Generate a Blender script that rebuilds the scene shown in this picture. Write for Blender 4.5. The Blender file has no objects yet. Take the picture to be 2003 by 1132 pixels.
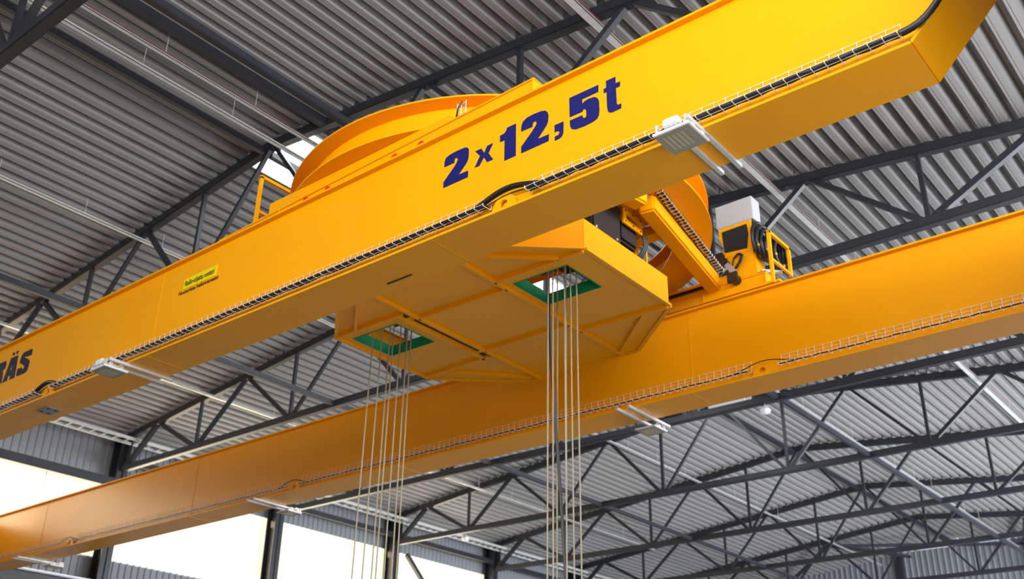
import bpy, bmesh, math, random
from mathutils import Vector, Matrix, Quaternion
from mathutils.geometry import tessellate_polygon
random.seed(4)
scn = bpy.context.scene
col = scn.collection
Z0 = 1.7                      # eye height: all heights below are written from eye level

# ---------------------------------------------------------------- camera
cam_data = bpy.data.cameras.new('camera')
cam_data.sensor_fit = 'HORIZONTAL'
cam_data.sensor_width = 36.0
cam_data.lens = 36.40
cam_data.clip_end = 300
cam_data.dof.use_dof = True
cam_data.dof.focus_distance = 11.5
cam_data.dof.aperture_fstop = 1.7
cam = bpy.data.objects.new('camera', cam_data)
col.objects.link(cam)
rgt = Vector((0.777057, 0.629211, 0.016625))
dwn = Vector((-0.271402, 0.358771, -0.893098))
fwd = Vector((-0.567911, 0.689476, 0.449555))
m = Matrix.Identity(4)
for i in range(3):
    m[i][0] = rgt[i]; m[i][1] = -dwn[i]; m[i][2] = -fwd[i]
m[2][3] = Z0
cam.matrix_world = m
scn.camera = cam

# ---------------------------------------------------------------- world and light
world = bpy.data.worlds.new('sky')
scn.world = world
world.use_nodes = True
wn = world.node_tree.nodes
wn['Background'].inputs[0].default_value = (0.75, 0.85, 1.0, 1)
wn['Background'].inputs[1].default_value = 1.0
scn.view_settings.view_transform = 'Standard'
scn.view_settings.look = 'None'
scn.view_settings.gamma = 1.0
scn.view_settings.use_curve_mapping = False
scn.view_settings.exposure = 0.0

def area(name, loc, target, sx, sy, power, color):
    d = bpy.data.lights.new(name, 'AREA')
    d.shape = 'RECTANGLE'; d.size = sx; d.size_y = sy
    d.energy = power; d.color = color
    o = bpy.data.objects.new(name, d); col.objects.link(o)
    o.location = (loc[0], loc[1], loc[2] + Z0)
    v = Vector(target) - Vector(loc)
    o.rotation_euler = v.to_track_quat('-Z', 'Y').to_euler()
    return o
# lights added on the unseen right and rear; one stands at the glowing windows
area('added_side_light', (0.60, 6.2, 3.2), (-10, 6.2, 2.6), 6.4, 4.2, 180, (0.94, 0.97, 1.0))  # added low light from the unseen right, brightens the near girder end
area('added_upper_side_light', (0.60, 24.0, 8.6), (-10, 24.0, 8.2), 58.0, 2.5, 4700, (0.86, 0.93, 1.0))  # added long light for trolley end faces and deck, source unseen
area('added_far_side_light', (0.60, 42.0, 2.2), (-10, 42.0, 1.5), 28.0, 6.0, 12200, (0.92, 0.96, 1.0))  # added to brighten the far deck and floor; no doors stand there
area('sunlit_window_wall', (-32.6, 18.0, 8.65), (-20, 18.0, 8.4), 39.0, 2.5, 1500, (1.0, 0.84, 0.58))
area('added_rear_light', (-3.6, -9.3, 7.2), (-3.6, 0, 7.2), 6.4, 5.0, 2500, (1.0, 0.98, 0.95))  # added to light the girder fronts; the back wall has no opening

# ---------------------------------------------------------------- materials
def mat(name, base, rough=0.5, metal=0.0, noise=0.0, nscale=3.0, emit=None, estr=0.0, bump=0.0, bscale=60.0, spec=0.5):
    mt = bpy.data.materials.new(name); mt.use_nodes = True
    nt = mt.node_tree; b = nt.nodes['Principled BSDF']
    b.inputs['Base Color'].default_value = (*base, 1)
    b.inputs['Roughness'].default_value = rough
    b.inputs['Metallic'].default_value = metal
    b.inputs['Specular IOR Level'].default_value = spec
    if noise or bump:
        tc = nt.nodes.new('ShaderNodeTexCoord')
    if noise:
        n = nt.nodes.new('ShaderNodeTexNoise'); n.inputs['Scale'].default_value = nscale; n.inputs['Detail'].default_value = 5
        r = nt.nodes.new('ShaderNodeValToRGB')
        r.color_ramp.elements[0].position = 0.3; r.color_ramp.elements[1].position = 0.7
        r.color_ramp.elements[0].color = (*[c * (1 - noise) for c in base], 1)
        r.color_ramp.elements[1].color = (*[min(1, c * (1 + noise * .5)) for c in base], 1)
        nt.links.new(tc.outputs['Object'], n.inputs['Vector'])
        nt.links.new(n.outputs['Fac'], r.inputs['Fac'])
        nt.links.new(r.outputs['Color'], b.inputs['Base Color'])
    if bump:
        n2 = nt.nodes.new('ShaderNodeTexNoise'); n2.inputs['Scale'].default_value = bscale
        bp = nt.nodes.new('ShaderNodeBump'); bp.inputs['Strength'].default_value = bump; bp.inputs['Distance'].default_value = 0.01
        nt.links.new(tc.outputs['Object'], n2.inputs['Vector'])
        nt.links.new(n2.outputs['Fac'], bp.inputs['Height'])
        nt.links.new(bp.outputs['Normal'], b.inputs['Normal'])
    if emit:
        b.inputs['Emission Color'].default_value = (*emit, 1)
        b.inputs['Emission Strength'].default_value = estr
    return mt
M = {}
M['yellow'] = mat('crane_yellow_paint', (0.93, 0.382, 0.001), 0.30, noise=0.04, nscale=0.7, spec=0.32)
M['yellow_gloss'] = mat('trolley_yellow_paint', (0.93, 0.392, 0.001), 0.28, noise=0.03, nscale=1.2, spec=0.32)
M['steel'] = mat('dark_steel_paint', (0.022, 0.024, 0.031), 0.40, noise=0.15, nscale=1.5)
M['deck'] = mat('grey_deck_sheet', (0.27, 0.263, 0.263), 0.5, noise=0.08, nscale=0.8)
M['clad'] = mat('grey_wall_cladding', (0.22, 0.235, 0.26), 0.5, noise=0.06, nscale=0.6)
M['slab'] = mat('roof_board', (0.25, 0.24, 0.23), 0.8, noise=0.1)
M['floor'] = mat('concrete_floor', (0.24, 0.236, 0.228), 0.55, noise=0.15, nscale=0.4)
M['zinc'] = mat('galvanised_steel', (0.66, 0.68, 0.68), 0.38, metal=0.25, noise=0.1, nscale=8)
M['wire'] = mat('galvanised_wire', (0.80, 0.79, 0.77), 0.35, metal=0.1)
M['white'] = mat('white_enamel', (0.80, 0.81, 0.84), 0.35, noise=0.03)
M['cabinet'] = mat('pale_grey_cabinet', (0.48, 0.475, 0.47), 0.4, noise=0.03)
M['black'] = mat('black_rubber', (0.012, 0.012, 0.014), 0.45)
M['blackmetal'] = mat('black_painted_metal', (0.016, 0.014, 0.014), 0.38, noise=0.2)
M['mesh'] = mat('black_filter_mesh', (0.012, 0.011, 0.012), 0.75, bump=0.6, bscale=220)
M['blue'] = mat('blue_lettering', (0.008, 0.009, 0.115), 0.55, spec=0.25)
M['navy'] = mat('navy_lettering', (0.008, 0.007, 0.040), 0.55, spec=0.25)
M['sign'] = mat('sign_yellow', (0.86, 0.66, 0.0), 0.45)
M['ink'] = mat('sign_ink', (0.05, 0.02, 0.005), 0.5)
M['green'] = mat('green_liner', (0.0, 0.30, 0.12), 0.4, noise=0.1, nscale=5)
M['red'] = mat('red_wheel_paint', (0.75, 0.03, 0.01), 0.4)
M['rope'] = mat('steel_wire_rope', (0.40, 0.34, 0.24), 0.5, metal=0.3, bump=0.8, bscale=90)
M['lens'] = mat('led_lens', (0.34, 0.31, 0.24), 0.35, noise=0.1, nscale=30)
M['led'] = mat('led_chip', (0.48, 0.43, 0.28), 0.3)
M['pane'] = mat('sunlit_translucent_sheet', (0.6, 0.55, 0.42), 0.6, emit=(1.0, 0.93, 0.66), estr=1.06)
M['added_pane'] = mat('added_glowing_sheet', (0.6, 0.6, 0.6), 0.6, emit=(0.95, 0.97, 1.0), estr=0.35)  # glow of panes added on the unseen side wall to help light the hall
M['skylight'] = mat('skylight_sheet', (0.7, 0.7, 0.7), 0.5, emit=(0.90, 0.95, 1.0), estr=6.0)
M['redcable'] = mat('red_cable', (0.16, 0.03, 0.03), 0.5)
M['glass'] = mat('lamp_glass', (0.75, 0.76, 0.76), 0.25)
M['plate'] = mat('bare_steel_plate', (0.33, 0.34, 0.37), 0.4, metal=0.3)

# ---------------------------------------------------------------- mesh helpers
class MB:
    def __init__(s): s.v = []; s.f = []
    def add(s, vs, fs):
        n = len(s.v); s.v += [tuple(v) for v in vs]; s.f += [tuple(i + n for i in f) for f in fs]; return s
    def box(s, x0, x1, y0, y1, z0, z1):
        vs = [(x, y, z) for x in (x0, x1) for y in (y0, y1) for z in (z0, z1)]
        return s.add(vs, [(0, 1, 3, 2), (4, 6, 7, 5), (0, 4, 5, 1), (2, 3, 7, 6), (0, 2, 6, 4), (1, 5, 7, 3)])
    def beam(s, p, q, w, h, up=(0, 0, 1)):
        p = Vector(p); q = Vector(q); d = (q - p).normalized(); u = Vector(up)
        sd = d.cross(u)
        if sd.length < 1e-4: sd = d.cross(Vector((1, 0, 0)))
        sd.normalize(); u = sd.cross(d)
        vs = []
        for c in (p, q):
            for a, b in ((-1, -1), (1, -1), (1, 1), (-1, 1)): vs.append(c + sd * (a * w / 2) + u * (b * h / 2))
        return s.add(vs, [(3, 2, 1, 0), (4, 5, 6, 7), (0, 1, 5, 4), (1, 2, 6, 5), (2, 3, 7, 6), (3, 0, 4, 7)])
    def tube(s, pts, r, n=8, closed=False):
        pts = [Vector(p) for p in pts]; k = len(pts); rings = []
        prev = None
        for i, p in enumerate(pts):
            if closed: d = pts[(i + 1) % k] - pts[i - 1]
            else: d = pts[min(i + 1, k - 1)] - pts[max(i - 1, 0)]
            d.normalize()
            ref = prev if prev is not None else (Vector((0, 0, 1)) if abs(d.z) < .9 else Vector((1, 0, 0)))
            a = ref - d * ref.dot(d); a.normalize(); prev = a
            b = d.cross(a)
            rings.append([p + a * (r * math.cos(2 * math.pi * j / n)) + b * (r * math.sin(2 * math.pi * j / n)) for j in range(n)])
        vs = [v for rg in rings for v in rg]; fs = []
        for i in range(k if closed else k - 1):
            i2 = (i + 1) % k
            for j in range(n):
                j2 = (j + 1) % n; fs.append((i * n + j, i * n + j2, i2 * n + j2, i2 * n + j))
        if not closed:
            fs.append(tuple(range(n - 1, -1, -1))); fs.append(tuple((k - 1) * n + j for j in range(n)))
        return s.add(vs, fs)
    def prism(s, poly, a0, a1, axis='Y', holes=()):
        """polygon in the two other axes, extruded from a0 to a1 along axis"""
        loops = [list(poly)] + [list(h) for h in holes]
        tri = tessellate_polygon([[Vector((a, b, 0)) for a, b in lp] for lp in loops])
        flat = [p for lp in loops for p in lp]; n = len(flat)
        def P(p, t):
            return {'Y': (p[0], t, p[1]), 'Z': (p[0], p[1], t), 'X': (t, p[0], p[1])}[axis]
        vs = [P(p, a0) for p in flat] + [P(p, a1) for p in flat]; fs = []
        for t in tri: fs.append(tuple(t)); fs.append(tuple(i + n for i in reversed(t)))
        o = 0
        for lp in loops:
            k = len(lp)
            for i in range(k): fs.append((o + i, o + (i + 1) % k, n + o + (i + 1) % k, n + o + i))
            o += k
        return s.add(vs, fs)
    def lathe(s, prof, c, axis='Z', n=24, a0=0.0, a1=2 * math.pi, closed=True):
        """prof: list of (r, h) closed loop or open line; c centre"""
        full = abs(a1 - a0 - 2 * math.pi) < 1e-6
        k = len(prof); cnt = n if full else n + 1; vs = []; fs = []
        for i in range(cnt):
            a = a0 + (a1 - a0) * i / n
            for r, h in prof:
                u, v = r * math.cos(a), r * math.sin(a)
                vs.append({'Z': (c[0] + u, c[1] + v, c[2] + h), 'Y': (c[0] + u, c[1] + h, c[2] + v), 'X': (c[0] + h, c[1] + u, c[2] + v)}[axis])
        for i in range(n):
            i2 = (i + 1) % cnt
            for j in range(k if closed else k - 1):
                j2 = (j + 1) % k
                fs.append((i * k + j, i2 * k + j, i2 * k + j2, i * k + j2))
        if not full and closed:
            fs.append(tuple(range(k))); fs.append(tuple((cnt - 1) * k + j for j in range(k - 1, -1, -1)))
        return s.add(vs, fs)
    def disc(s, c, r, h, axis='Y', n=20):
        return s.lathe([(0.0005, 0), (r, 0), (r, h), (0.0005, h)], c, axis, n)
ORG = {}
def finish(o, label, cat, group, kind):
    if label: o['label'] = label
    if cat: o['category'] = cat
    if group: o['group'] = group
    if kind: o['kind'] = kind
def link(o, parent, org):
    col.objects.link(o)
    ORG[o.name] = org
    if parent is not None:
        o.parent = parent; o.location = org - ORG[parent.name]
    else: o.location = org
def build(mb, name, material, parent=None, label=None, cat=None, group=None, kind=None, smooth=False, bevel=0.0, org=None):
    if org is None:
        lo = [min(v[i] for v in mb.v) for i in range(3)]; hi = [max(v[i] for v in mb.v) for i in range(3)]
        org = Vector(((lo[0] + hi[0]) / 2, (lo[1] + hi[1]) / 2, lo[2] + Z0))
    me = bpy.data.meshes.new(name)
    me.from_pydata([(v[0] - org.x, v[1] - org.y, v[2] + Z0 - org.z) for v in mb.v], [], mb.f)
    bm = bmesh.new(); bm.from_mesh(me)
    bmesh.ops.recalc_face_normals(bm, faces=bm.faces)
    if bevel:
        ed = [e for e in bm.edges if len(e.link_faces) == 2 and e.calc_face_angle(0) > 0.7]
        bmesh.ops.bevel(bm, geom=ed, offset=bevel, segments=2, affect='EDGES', clamp_overlap=True)
    bm.to_mesh(me); bm.free()
    if smooth:
        for p in me.polygons: p.use_smooth = True
        try: me.set_sharp_from_angle(angle=math.radians(40))
        except Exception: pass
    me.materials.append(material)
    o = bpy.data.objects.new(name, me)
    link(o, parent, org); finish(o, label, cat, group, kind)
    return o
def empty(name, loc, label=None, cat=None, group=None, kind=None, parent=None):
    o = bpy.data.objects.new(name, None); o.empty_display_size = 0.3
    link(o, parent, Vector((loc[0], loc[1], loc[2] + Z0))); finish(o, label, cat, group, kind)
    return o
def copy_tree(o, parent=None):
    c = o.copy(); col.objects.link(c); c.parent = parent
    for ch in o.children: copy_tree(ch, c)
    return c
def inst(src, parent, org, name=None):
    """another object sharing src's mesh at org"""
    o = bpy.data.objects.new(name or src.name.split('.')[0], src.data)
    link(o, parent, org)
    return o
def text_mesh(body, size, bold=0.0, width=None):
    c = bpy.data.curves.new('txt', 'FONT'); c.body = body; c.size = size; c.offset = bold
    c.align_x = 'LEFT'; c.extrude = 0.0; c.resolution_u = 3
    o = bpy.data.objects.new('txt', c); col.objects.link(o)
    dg = bpy.context.evaluated_depsgraph_get()
    me = bpy.data.meshes.new_from_object(o.evaluated_get(dg))
    col.objects.unlink(o); bpy.data.objects.remove(o)
    mb = MB()
    xs = [v.co.x for v in me.vertices]; k = 1.0
    if width: k = width / (max(xs) - min(xs))
    mb.v = [((v.co.x - min(xs)) * k, 0.0, v.co.y) for v in me.vertices]
    mb.f = [tuple(p.vertices) for p in me.polygons]
    return mb

# ================================================================ THE HALL
XR, SL = -16.35, 0.114            # ridge line and roof slope
XL, XW = -32.75, 0.75             # inner faces of the side walls
Y_BACK, Y_FAR = -10.0, 57.8
def deck_z(x): return 13.28 - SL * abs(x - XR)
TRUSS_Y = [-1.9, 4.75, 11.4, 18.24, 25.12, 31.48, 38.10, 44.72, 51.34]

build(MB().box(XL - 1, XW + 1, Y_BACK - 1, Y_FAR + 1, -Z0 - 0.2, -Z0), 'floor', M['floor'], kind='structure')
# ---- ceiling: one roof board and trapezoidal deck sheets bay by bay
ceiling = empty('ceiling', (XR, 20, 13.3), kind='structure')
for sgn in (-1, 1):
    x1 = XR + sgn * 17.6
    for (ya, yb) in ((Y_BACK - .4, Y_FAR + .4),):
        xa = XR + sgn * 1.02
        p = [(xa, deck_z(xa) + .31), (x1, deck_z(x1) + .31), (x1, deck_z(x1) + .46), (xa, deck_z(xa) + .46)]
        build(MB().prism(p, ya, yb, 'Y'), 'roof_board', M['slab'], ceiling)
SKY = [(11.4, 18.24), (18.24, 25.12), (25.12, 31.48)]
prof = []
for k in range(3):
    b = k * .36
    prof += [(b, 0), (b + .034, 0), (b + .038, .014), (b + .050, .014), (b + .054, 0), (b + .150, 0), (b + .185, .30), (b + .325, .30)]
prof.append((1.08, 0))
vs = [(x, y, z) for y in (0, 1) for x, z in prof]; n = len(prof)
me = bpy.data.meshes.new('deck_sheet')
me.from_pydata(vs, [], [(i, i + 1, n + i + 1, n + i) for i in range(n - 1)]); me.materials.append(M['deck'])
ang = math.atan(SL)
bays = list(zip(TRUSS_Y, TRUSS_Y[1:] + [Y_FAR]))
for (ya, yb) in bays:
    for sgn in (-1, 1):
        for k in range(16):
            if k == 0 and (ya, yb) in SKY: continue
            o = bpy.data.objects.new('deck_sheet', me)
            d0 = k * 1.08 if sgn > 0 else (k + 1) * 1.08
            org = Vector((XR + sgn * d0 * math.cos(ang), ya - 0.04, 13.28 - d0 * math.sin(ang) + Z0))
            link(o, ceiling, org)
            o.rotation_euler = (0, sgn * ang, 0); o.scale = (1, yb - ya + 0.08, 1)
build(MB().box(XR - 1.02, XR + 1.02, Y_BACK - .4, 11.4, 13.59, 13.67), 'ridge_board', M['slab'], ceiling)
build(MB().box(XR - 1.02, XR + 1.02, 31.48, Y_FAR + .4, 13.59, 13.67), 'ridge_board', M['slab'], ceiling)
for i, (ya, yb) in enumerate(SKY):
    w = empty('window_%d' % (20 + i), (XR, (ya + yb) / 2, 13.3), kind='structure')
    fr = MB()
    for x in (XR - 1.07, XR + 1.03): fr.box(x, x + .04, ya, yb, 13.12, 13.56)
    for y in (ya, yb - .05): fr.box(XR - 1.03, XR + 1.03, y, y + .05, 13.16, 13.56)
    for q in range(1, 5):
        y = ya + (yb - ya) * q / 5; fr.box(XR - 1.03, XR + 1.03, y - .025, y + .025, 13.40, 13.5)
    build(fr, 'skylight_curb', M['white'], w)
    for q in range(5):
        y0 = ya + (yb - ya) * q / 5; y1 = ya + (yb - ya) * (q + 1) / 5
        build(MB().box(XR - 1.03, XR + 1.03, y0 + .03, y1 - .03, 13.46, 13.50), 'pane', M['skylight'], w)

# ---- cladding helper: corrugated sheet standing in a wall plane
def clad(name, axis, at, u0, u1, z0, z1, parent, pitch=.25, depth=.035, flip=1):
    n = max(1, round((u1 - u0) / pitch)); p = (u1 - u0) / n; pr = []
    for k in range(n):
        b = u0 + k * p
        pr += [(b, 0), (b + p * .55, 0), (b + p * .68, depth * flip), (b + p * .87, depth * flip)]
    pr.append((u1, 0)); k = len(pr); mb = MB()
    if axis == 'X': vv = [(at + d, u, z) for z in (z0, z1) for u, d in pr]
    else: vv = [(u, at + d, z) for z in (z0, z1) for u, d in pr]
    mb.add(vv, [(i, i + 1, k + i + 1, k + i) for i in range(k - 1)])
    return build(mb, name, M['clad'], parent)
wl = empty('wall_left', (XL, 20, -Z0), kind='structure')
wr = empty('wall_right', (XW, 20, -Z0), kind='structure')
wf = empty('wall_far', (XR, Y_FAR, -Z0), kind='structure')
wb = empty('wall_back', (XR, Y_BACK, -Z0), kind='structure')
cy = [Y_BACK] + TRUSS_Y + [Y_FAR]
wi = 1
BZ0, BZ1 = 7.30, 10.02
for (ya, yb) in zip(cy, cy[1:]):
    lit = ya >= -1.9 and yb <= 38.2
    if lit:
        clad('cladding_sheet', 'X', XL, ya, yb, -Z0, BZ0, wl)
        clad('cladding_sheet', 'X', XL, ya, yb, BZ1, 11.75, wl)
        w = empty('window_%d' % wi, (XL, (ya + yb) / 2, BZ0), kind='structure'); wi += 1
        for q in range(3):
            a = ya + (yb - ya) * q / 3; b = ya + (yb - ya) * (q + 1) / 3
            build(MB().box(XL - .05, XL - .02, a + .012, b - .012, BZ0 - .02, BZ1 + .02), 'pane', M['pane'], w)
            build(MB().box(XL - .06, XL - .012, a - .012, a + .012, BZ0, BZ1), 'glazing_bar', M['zinc'], w)
        build(MB().box(XL - .06, XL + .03, ya, yb, BZ0 - .04, BZ0), 'window_sill', M['zinc'], w)
    else:
        clad('cladding_sheet', 'X', XL, ya, yb, -Z0, 11.75, wl)
    # side wall on the camera's side: unseen, with glowing bands added for light
    clad('cladding_sheet', 'X', XW, ya, yb, -Z0, 0.2, wr, flip=-1)
    clad('cladding_sheet', 'X', XW, ya, yb, 5.4, 7.3, wr, flip=-1)
    clad('cladding_sheet', 'X', XW, ya, yb, 9.93, 11.75, wr, flip=-1)
    w = empty('window_%d' % (30 + wi), (XW, (ya + yb) / 2, 0.2), kind='structure'); wi += 1
    for q in range(3):
        a = ya + (yb - ya) * q / 3; b = ya + (yb - ya) * (q + 1) / 3
        for za, zb in ((0.2, 5.4), (7.3, 9.93)):
            build(MB().box(XW + .02, XW + .05, a + .012, b - .012, za - .02, zb + .02), 'pane', M['added_pane'], w)
            build(MB().box(XW + .01, XW + .06, a - .012, a + .012, za, zb), 'glazing_bar', M['zinc'], w)
# far gable with posts and rails; back gable
gx = [XL, -26.4, -19.7, -13.0, -6.3, XW]
for xa, xb in zip(gx, gx[1:]):
    zt = max(deck_z(xa), deck_z(xb)) + .1
    clad('cladding_sheet', 'Y', Y_FAR, xa, xb, -Z0, zt, wf, pitch=.3, depth=.05, flip=-1)
    clad('cladding_sheet', 'Y', Y_BACK, xa, xb, -Z0, 13.4, wb, pitch=.3, depth=.05)
for x in gx[1:-1]:
    build(MB().box(x - .15, x + .15, Y_FAR - .32, Y_FAR - .06, -Z0, deck_z(x) - .1), 'gable_post', M['steel'], wf)
build(MB().box(XL, XW, Y_FAR - .22, Y_FAR - .06, 9.9, 10.1), 'gable_rail', M['zinc'], wf)

# ---- steel columns along the left wall
def column(x, y, ztop, label, s):
    r = empty('steel_column', (x, y, -Z0), label, 'column', 'columns of the side wall', 'structure')
    build(MB().box(x - .26, x + .26, y - .02, y + .02, -Z0, ztop), 'web', M['steel'], r)
    for xx in (x - .26, x + .23): build(MB().box(xx, xx + .03, y - .2, y + .2, -Z0, ztop), 'flange', M['steel'], r)
    build(MB().box(x - .28, x + .28, y - .22, y + .22, -Z0, -Z0 + .04), 'base_plate', M['steel'], r)
    build(MB().box(x - .3, x + .3, y - .24, y + .24, ztop, ztop + .03), 'cap_plate', M['steel'], r)
    # bracket carrying the crane rail beam
    b = MB().prism([(x + .2, 4.9), (x + 1.15, 5.25), (x + 1.15, 5.42), (x + .2, 5.42)], y - .12, y + .12, 'Y')
    build(b, 'corbel', M['steel'], r)
    return r
ordn = ['first', 'second', 'third', 'fourth', 'fifth', 'sixth', 'seventh', 'eighth', 'ninth']
for i, y in enumerate(TRUSS_Y[2:]):
    column(-32.35, y, 11.25, 'dark steel column of the glowing window wall, %s along it from the near end' % ordn[i], 1)
tag_beam = [('eave_tube', -32.05, 10.0, .20, .26, 'thick dark eave tube running along the wall just above the glowing windows'),]
for nm, x, z, w_, h_, lb in tag_beam:
    e = empty(nm, (x, 25, z), lb, 'beam')
    for (ya, yb) in bays[1:]:
        zz, hh = (9.66, .30) if yb < 19 else (10.50, .20)
        build(MB().beam((x, ya + .24, zz), (x, yb - .24, zz), w_, hh), 'tube', M['steel'], e, bevel=.03)
# bracing of the wall bay
for i, (ya, yb, za, zb) in enumerate(((31.9, 37.7, 9.75, 4.5), (44.9, 51.0, 9.75, 4.5))):
    build(MB().beam((-31.85, ya, za), (-31.85, yb, zb), .16, .16), 'wall_brace', M['steel'], None,
          ['dark diagonal brace descending from the truss end in front of the last glowing window', 'dark diagonal brace in the far unlit bay of the window wall'][i], 'brace')

# ---- roof trusses
def make_truss(y):
    r = empty('roof_truss', (XR, y, 10.1))
    zb = 10.20; hw = .2
    build(MB().beam((-32.1, y, zb), (-.6, y, zb), .20, .20, (0, 0, 1)), 'bottom_chord', M['steel'], r, bevel=.02)
    for s in (-1, 1):
        xe = XR + s * 15.95
        build(MB().beam((XR, y, 13.14), (xe, y, 13.14 - SL * 15.95), .20, .22), 'top_chord', M['steel'], r, bevel=.02)
    bn = [2.40, 7.05, 11.65]; tn = [0.0, 4.72, 9.38, 14.0]
    def zt(d): return 13.05 - SL * d
    for s in (-1, 1):
        X = lambda d: XR + s * d
        for i, d in enumerate(bn):
            w = .09 if i < 2 else .11
            off = .12
            build(MB().beam((X(d), y, zb + .08), (X(d), y, zt(d)), .09, .09), 'post', M['steel'], r)
            build(MB().beam((X(d - off), y, zb + .08), (X(tn[i] + .10), y, zt(tn[i])), w, w), 'diagonal', M['steel'], r)
            build(MB().beam((X(d + off), y, zb + .08), (X(tn[i + 1] - .10), y, zt(tn[i + 1])), w + .02, w + .02), 'diagonal', M['steel'], r)
        build(MB().beam((X(15.55), y, zb + .08), (X(14.1), y, zt(14.0)), .15, .15), 'diagonal', M['steel'], r)
        build(MB().box(*sorted((X(15.45), X(15.95))), y - .02, y + .02, zb - .1, 11.3), 'end_plate', M['steel'], r)
    return r
tr0 = make_truss(TRUSS_Y[1])
tlabels = ['dark roof truss whose lower chord crosses the upper left corner of the photo',
           'dark lattice roof truss standing right behind the lettered near girder',
           'dark lattice roof truss whose lower chord runs just above the far yellow girder',
           'lattice roof truss whose bright edged lower chord passes directly below the far yellow girder',
           'second lattice roof truss below the far yellow girder',
           'third lattice roof truss below the far yellow girder',
           'fourth lattice roof truss below the far yellow girder',
           'last lattice roof truss in front of the far gable wall']
for i, y in enumerate(TRUSS_Y[1:]):
    t = tr0 if i == 0 else copy_tree(tr0)
    t.location.y = y
    finish(t, tlabels[i], 'roof truss', 'lattice roof trusses', None)
    ORG[t.name] = Vector((XR, y, 10.1 + Z0))

# ---- longitudinal ties, ridge tube and purlin
def tie(name, x, z, w, h, label, y0=-1.9, y1=57.4):
    e = empty(name, (x, 25, z), label, 'tie beam')
    ys = [y for y in TRUSS_Y if y0 <= y < y1 - 1] + [y1]
    for ya, yb in zip(ys, ys[1:]):
        build(MB().beam((x, ya + .10, z), (x, yb - .10, z), w, h), 'tie_tube', M['steel'], e, bevel=.012)
    return e
tie('roof_tie', -21.4, 10.2, .13, .14, 'slim dark tie tube linking truss lower chords on the window wall side')
tie('roof_tie', -11.2, 10.2, .13, .14, 'slim dark tie tube linking truss lower chords nearer the lettered girder end')
tie('ridge_tube', XR - .2, 13.02, .14, .16, 'thick black tube running along the roof ridge', -1.9)
tie('roof_purlin', -14.55, 12.90, .20, .16, 'blue grey purlin tube beside the ridge, above the trolley ring', -1.9, 18.2)
# ---- braces in the roof plane at the far end
nb = [(-21.1, 51.5, -26.4, 57.4), (-21.1, 51.5, -19.0, 57.4), (-21.1, 51.5, -13.2, 57.4), (-11.6, 51.5, -13.2, 57.4), (-11.6, 51.5, -6.4, 57.4)]
blab = ['%s grey roof brace at the far gable, counted from the window wall' % q for q in ('first', 'second', 'third', 'fourth', 'fifth')]
for (xa, ya, xb, yb), lb in zip(nb, blab):
    build(MB().beam((xa, ya, deck_z(xa) - .34), (xb, yb, deck_z(xb) - .34), .14, .14), 'roof_brace', M['steel'], None, lb, 'brace', 'roof braces at the far end')

# ---- hanging cable trays under the deck
def cable_tray(x, y0, y1, drop, w, label, red=False, light=False, hang=2.1):
    z = deck_z(x) - drop
    r = empty('ceiling_cable_tray', (x, (y0 + y1) / 2, z), label, 'cable tray', 'cable trays hung from the roof')
    mb = MB()
    mb.box(x - w / 2, x + w / 2, y0, y1, z, z + .012)
    mb.box(x - w / 2, x - w / 2 + .012, y0, y1, z, z + .05); mb.box(x + w / 2 - .012, x + w / 2, y0, y1, z, z + .05)
    build(mb, 'channel', M['zinc'], r)
    if red: build(MB().tube([(x + w / 2 + .02, y0, z + .03), (x + w / 2 + .02, y1, z + .03)], .008, 6), 'red_cable', M['redcable'], r)
    y = y0 + .8
    while y < y1:
        build(MB().tube([(x, y, z + .012), (x, y, deck_z(x) + .02)], .007, 5), 'hanger', M['zinc'], r)
        y += hang
    return r
cable_tray(-15.62, -1.5, 17.8, .60, .11, 'galvanised cable tray hanging beside the ridge, upper left of the photo')
cable_tray(-14.85, -1.5, 17.8, .62, .10, 'galvanised cable tray with red cable between the ridge tray and the purlin', True)
cable_tray(-21.1, -1.5, 17.8, .45, .12, 'galvanised cable tray hanging over the lettered girder on the window side')
cable_tray(-7.62, -1.5, 44.0, .42, .16, 'galvanised cable tray with red cable crossing over the pair of girders', True)
cable_tray(-26.9, -1.5, 44.0, .55, .14, 'galvanised cable tray hanging low over the window wall side, seen between the girders')
cable_tray(-13.4, 24.9, 57.0, .60, .10, 'long pale tray hanging beside the ridge beyond the far girder')
cable_tray(-20.5, 24.9, 57.0, .55, .10, 'long pale tray hanging over the window side beyond the far girder')
# ladder tray along the wall head
lt = empty('cable_ladder', (-31.55, 28, 11.0), 'galvanised cable ladder with rungs running along the head of the window wall', 'cable ladder')
for x in (-31.85, -31.30): build(MB().box(x - .02, x + .02, 11.8, 57, 11.0, 11.10), 'side_rail', M['zinc'], lt)
k = 0; y = 12.0; rung0 = None
while y < 57:
    if rung0 is None: rung0 = build(MB().box(-31.84, -31.31, y - .02, y + .02, 11.03, 11.07), 'rung', M['zinc'], lt)
    else: inst(rung0, lt, Vector((-31.575, y, 11.03 + Z0)))
    y += .42

# ---- crane runway beams
for x, lb in ((-31.55, 'grey crane runway beam along the window wall below the far girder end'), (-.50, 'grey crane runway beam above the camera side wall')):
    r = empty('crane_runway', (x, 20, 5.42), lb, 'runway beam')
    build(MB().box(x - .012, x + .012, Y_BACK + .5, Y_FAR - .5, 5.46, 6.22), 'web', M['steel'], r)
    build(MB().box(x - .20, x + .20, Y_BACK + .5, Y_FAR - .5, 5.42, 5.46), 'bottom_flange', M['steel'], r)
    build(MB().box(x - .22, x + .22, Y_BACK + .5, Y_FAR - .5, 6.22, 6.26), 'top_flange', M['plate'], r)
    build(MB().box(x - .035, x + .035, Y_BACK + .5, Y_FAR - .5, 6.26, 6.34), 'rail', M['zinc'], r)

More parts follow.
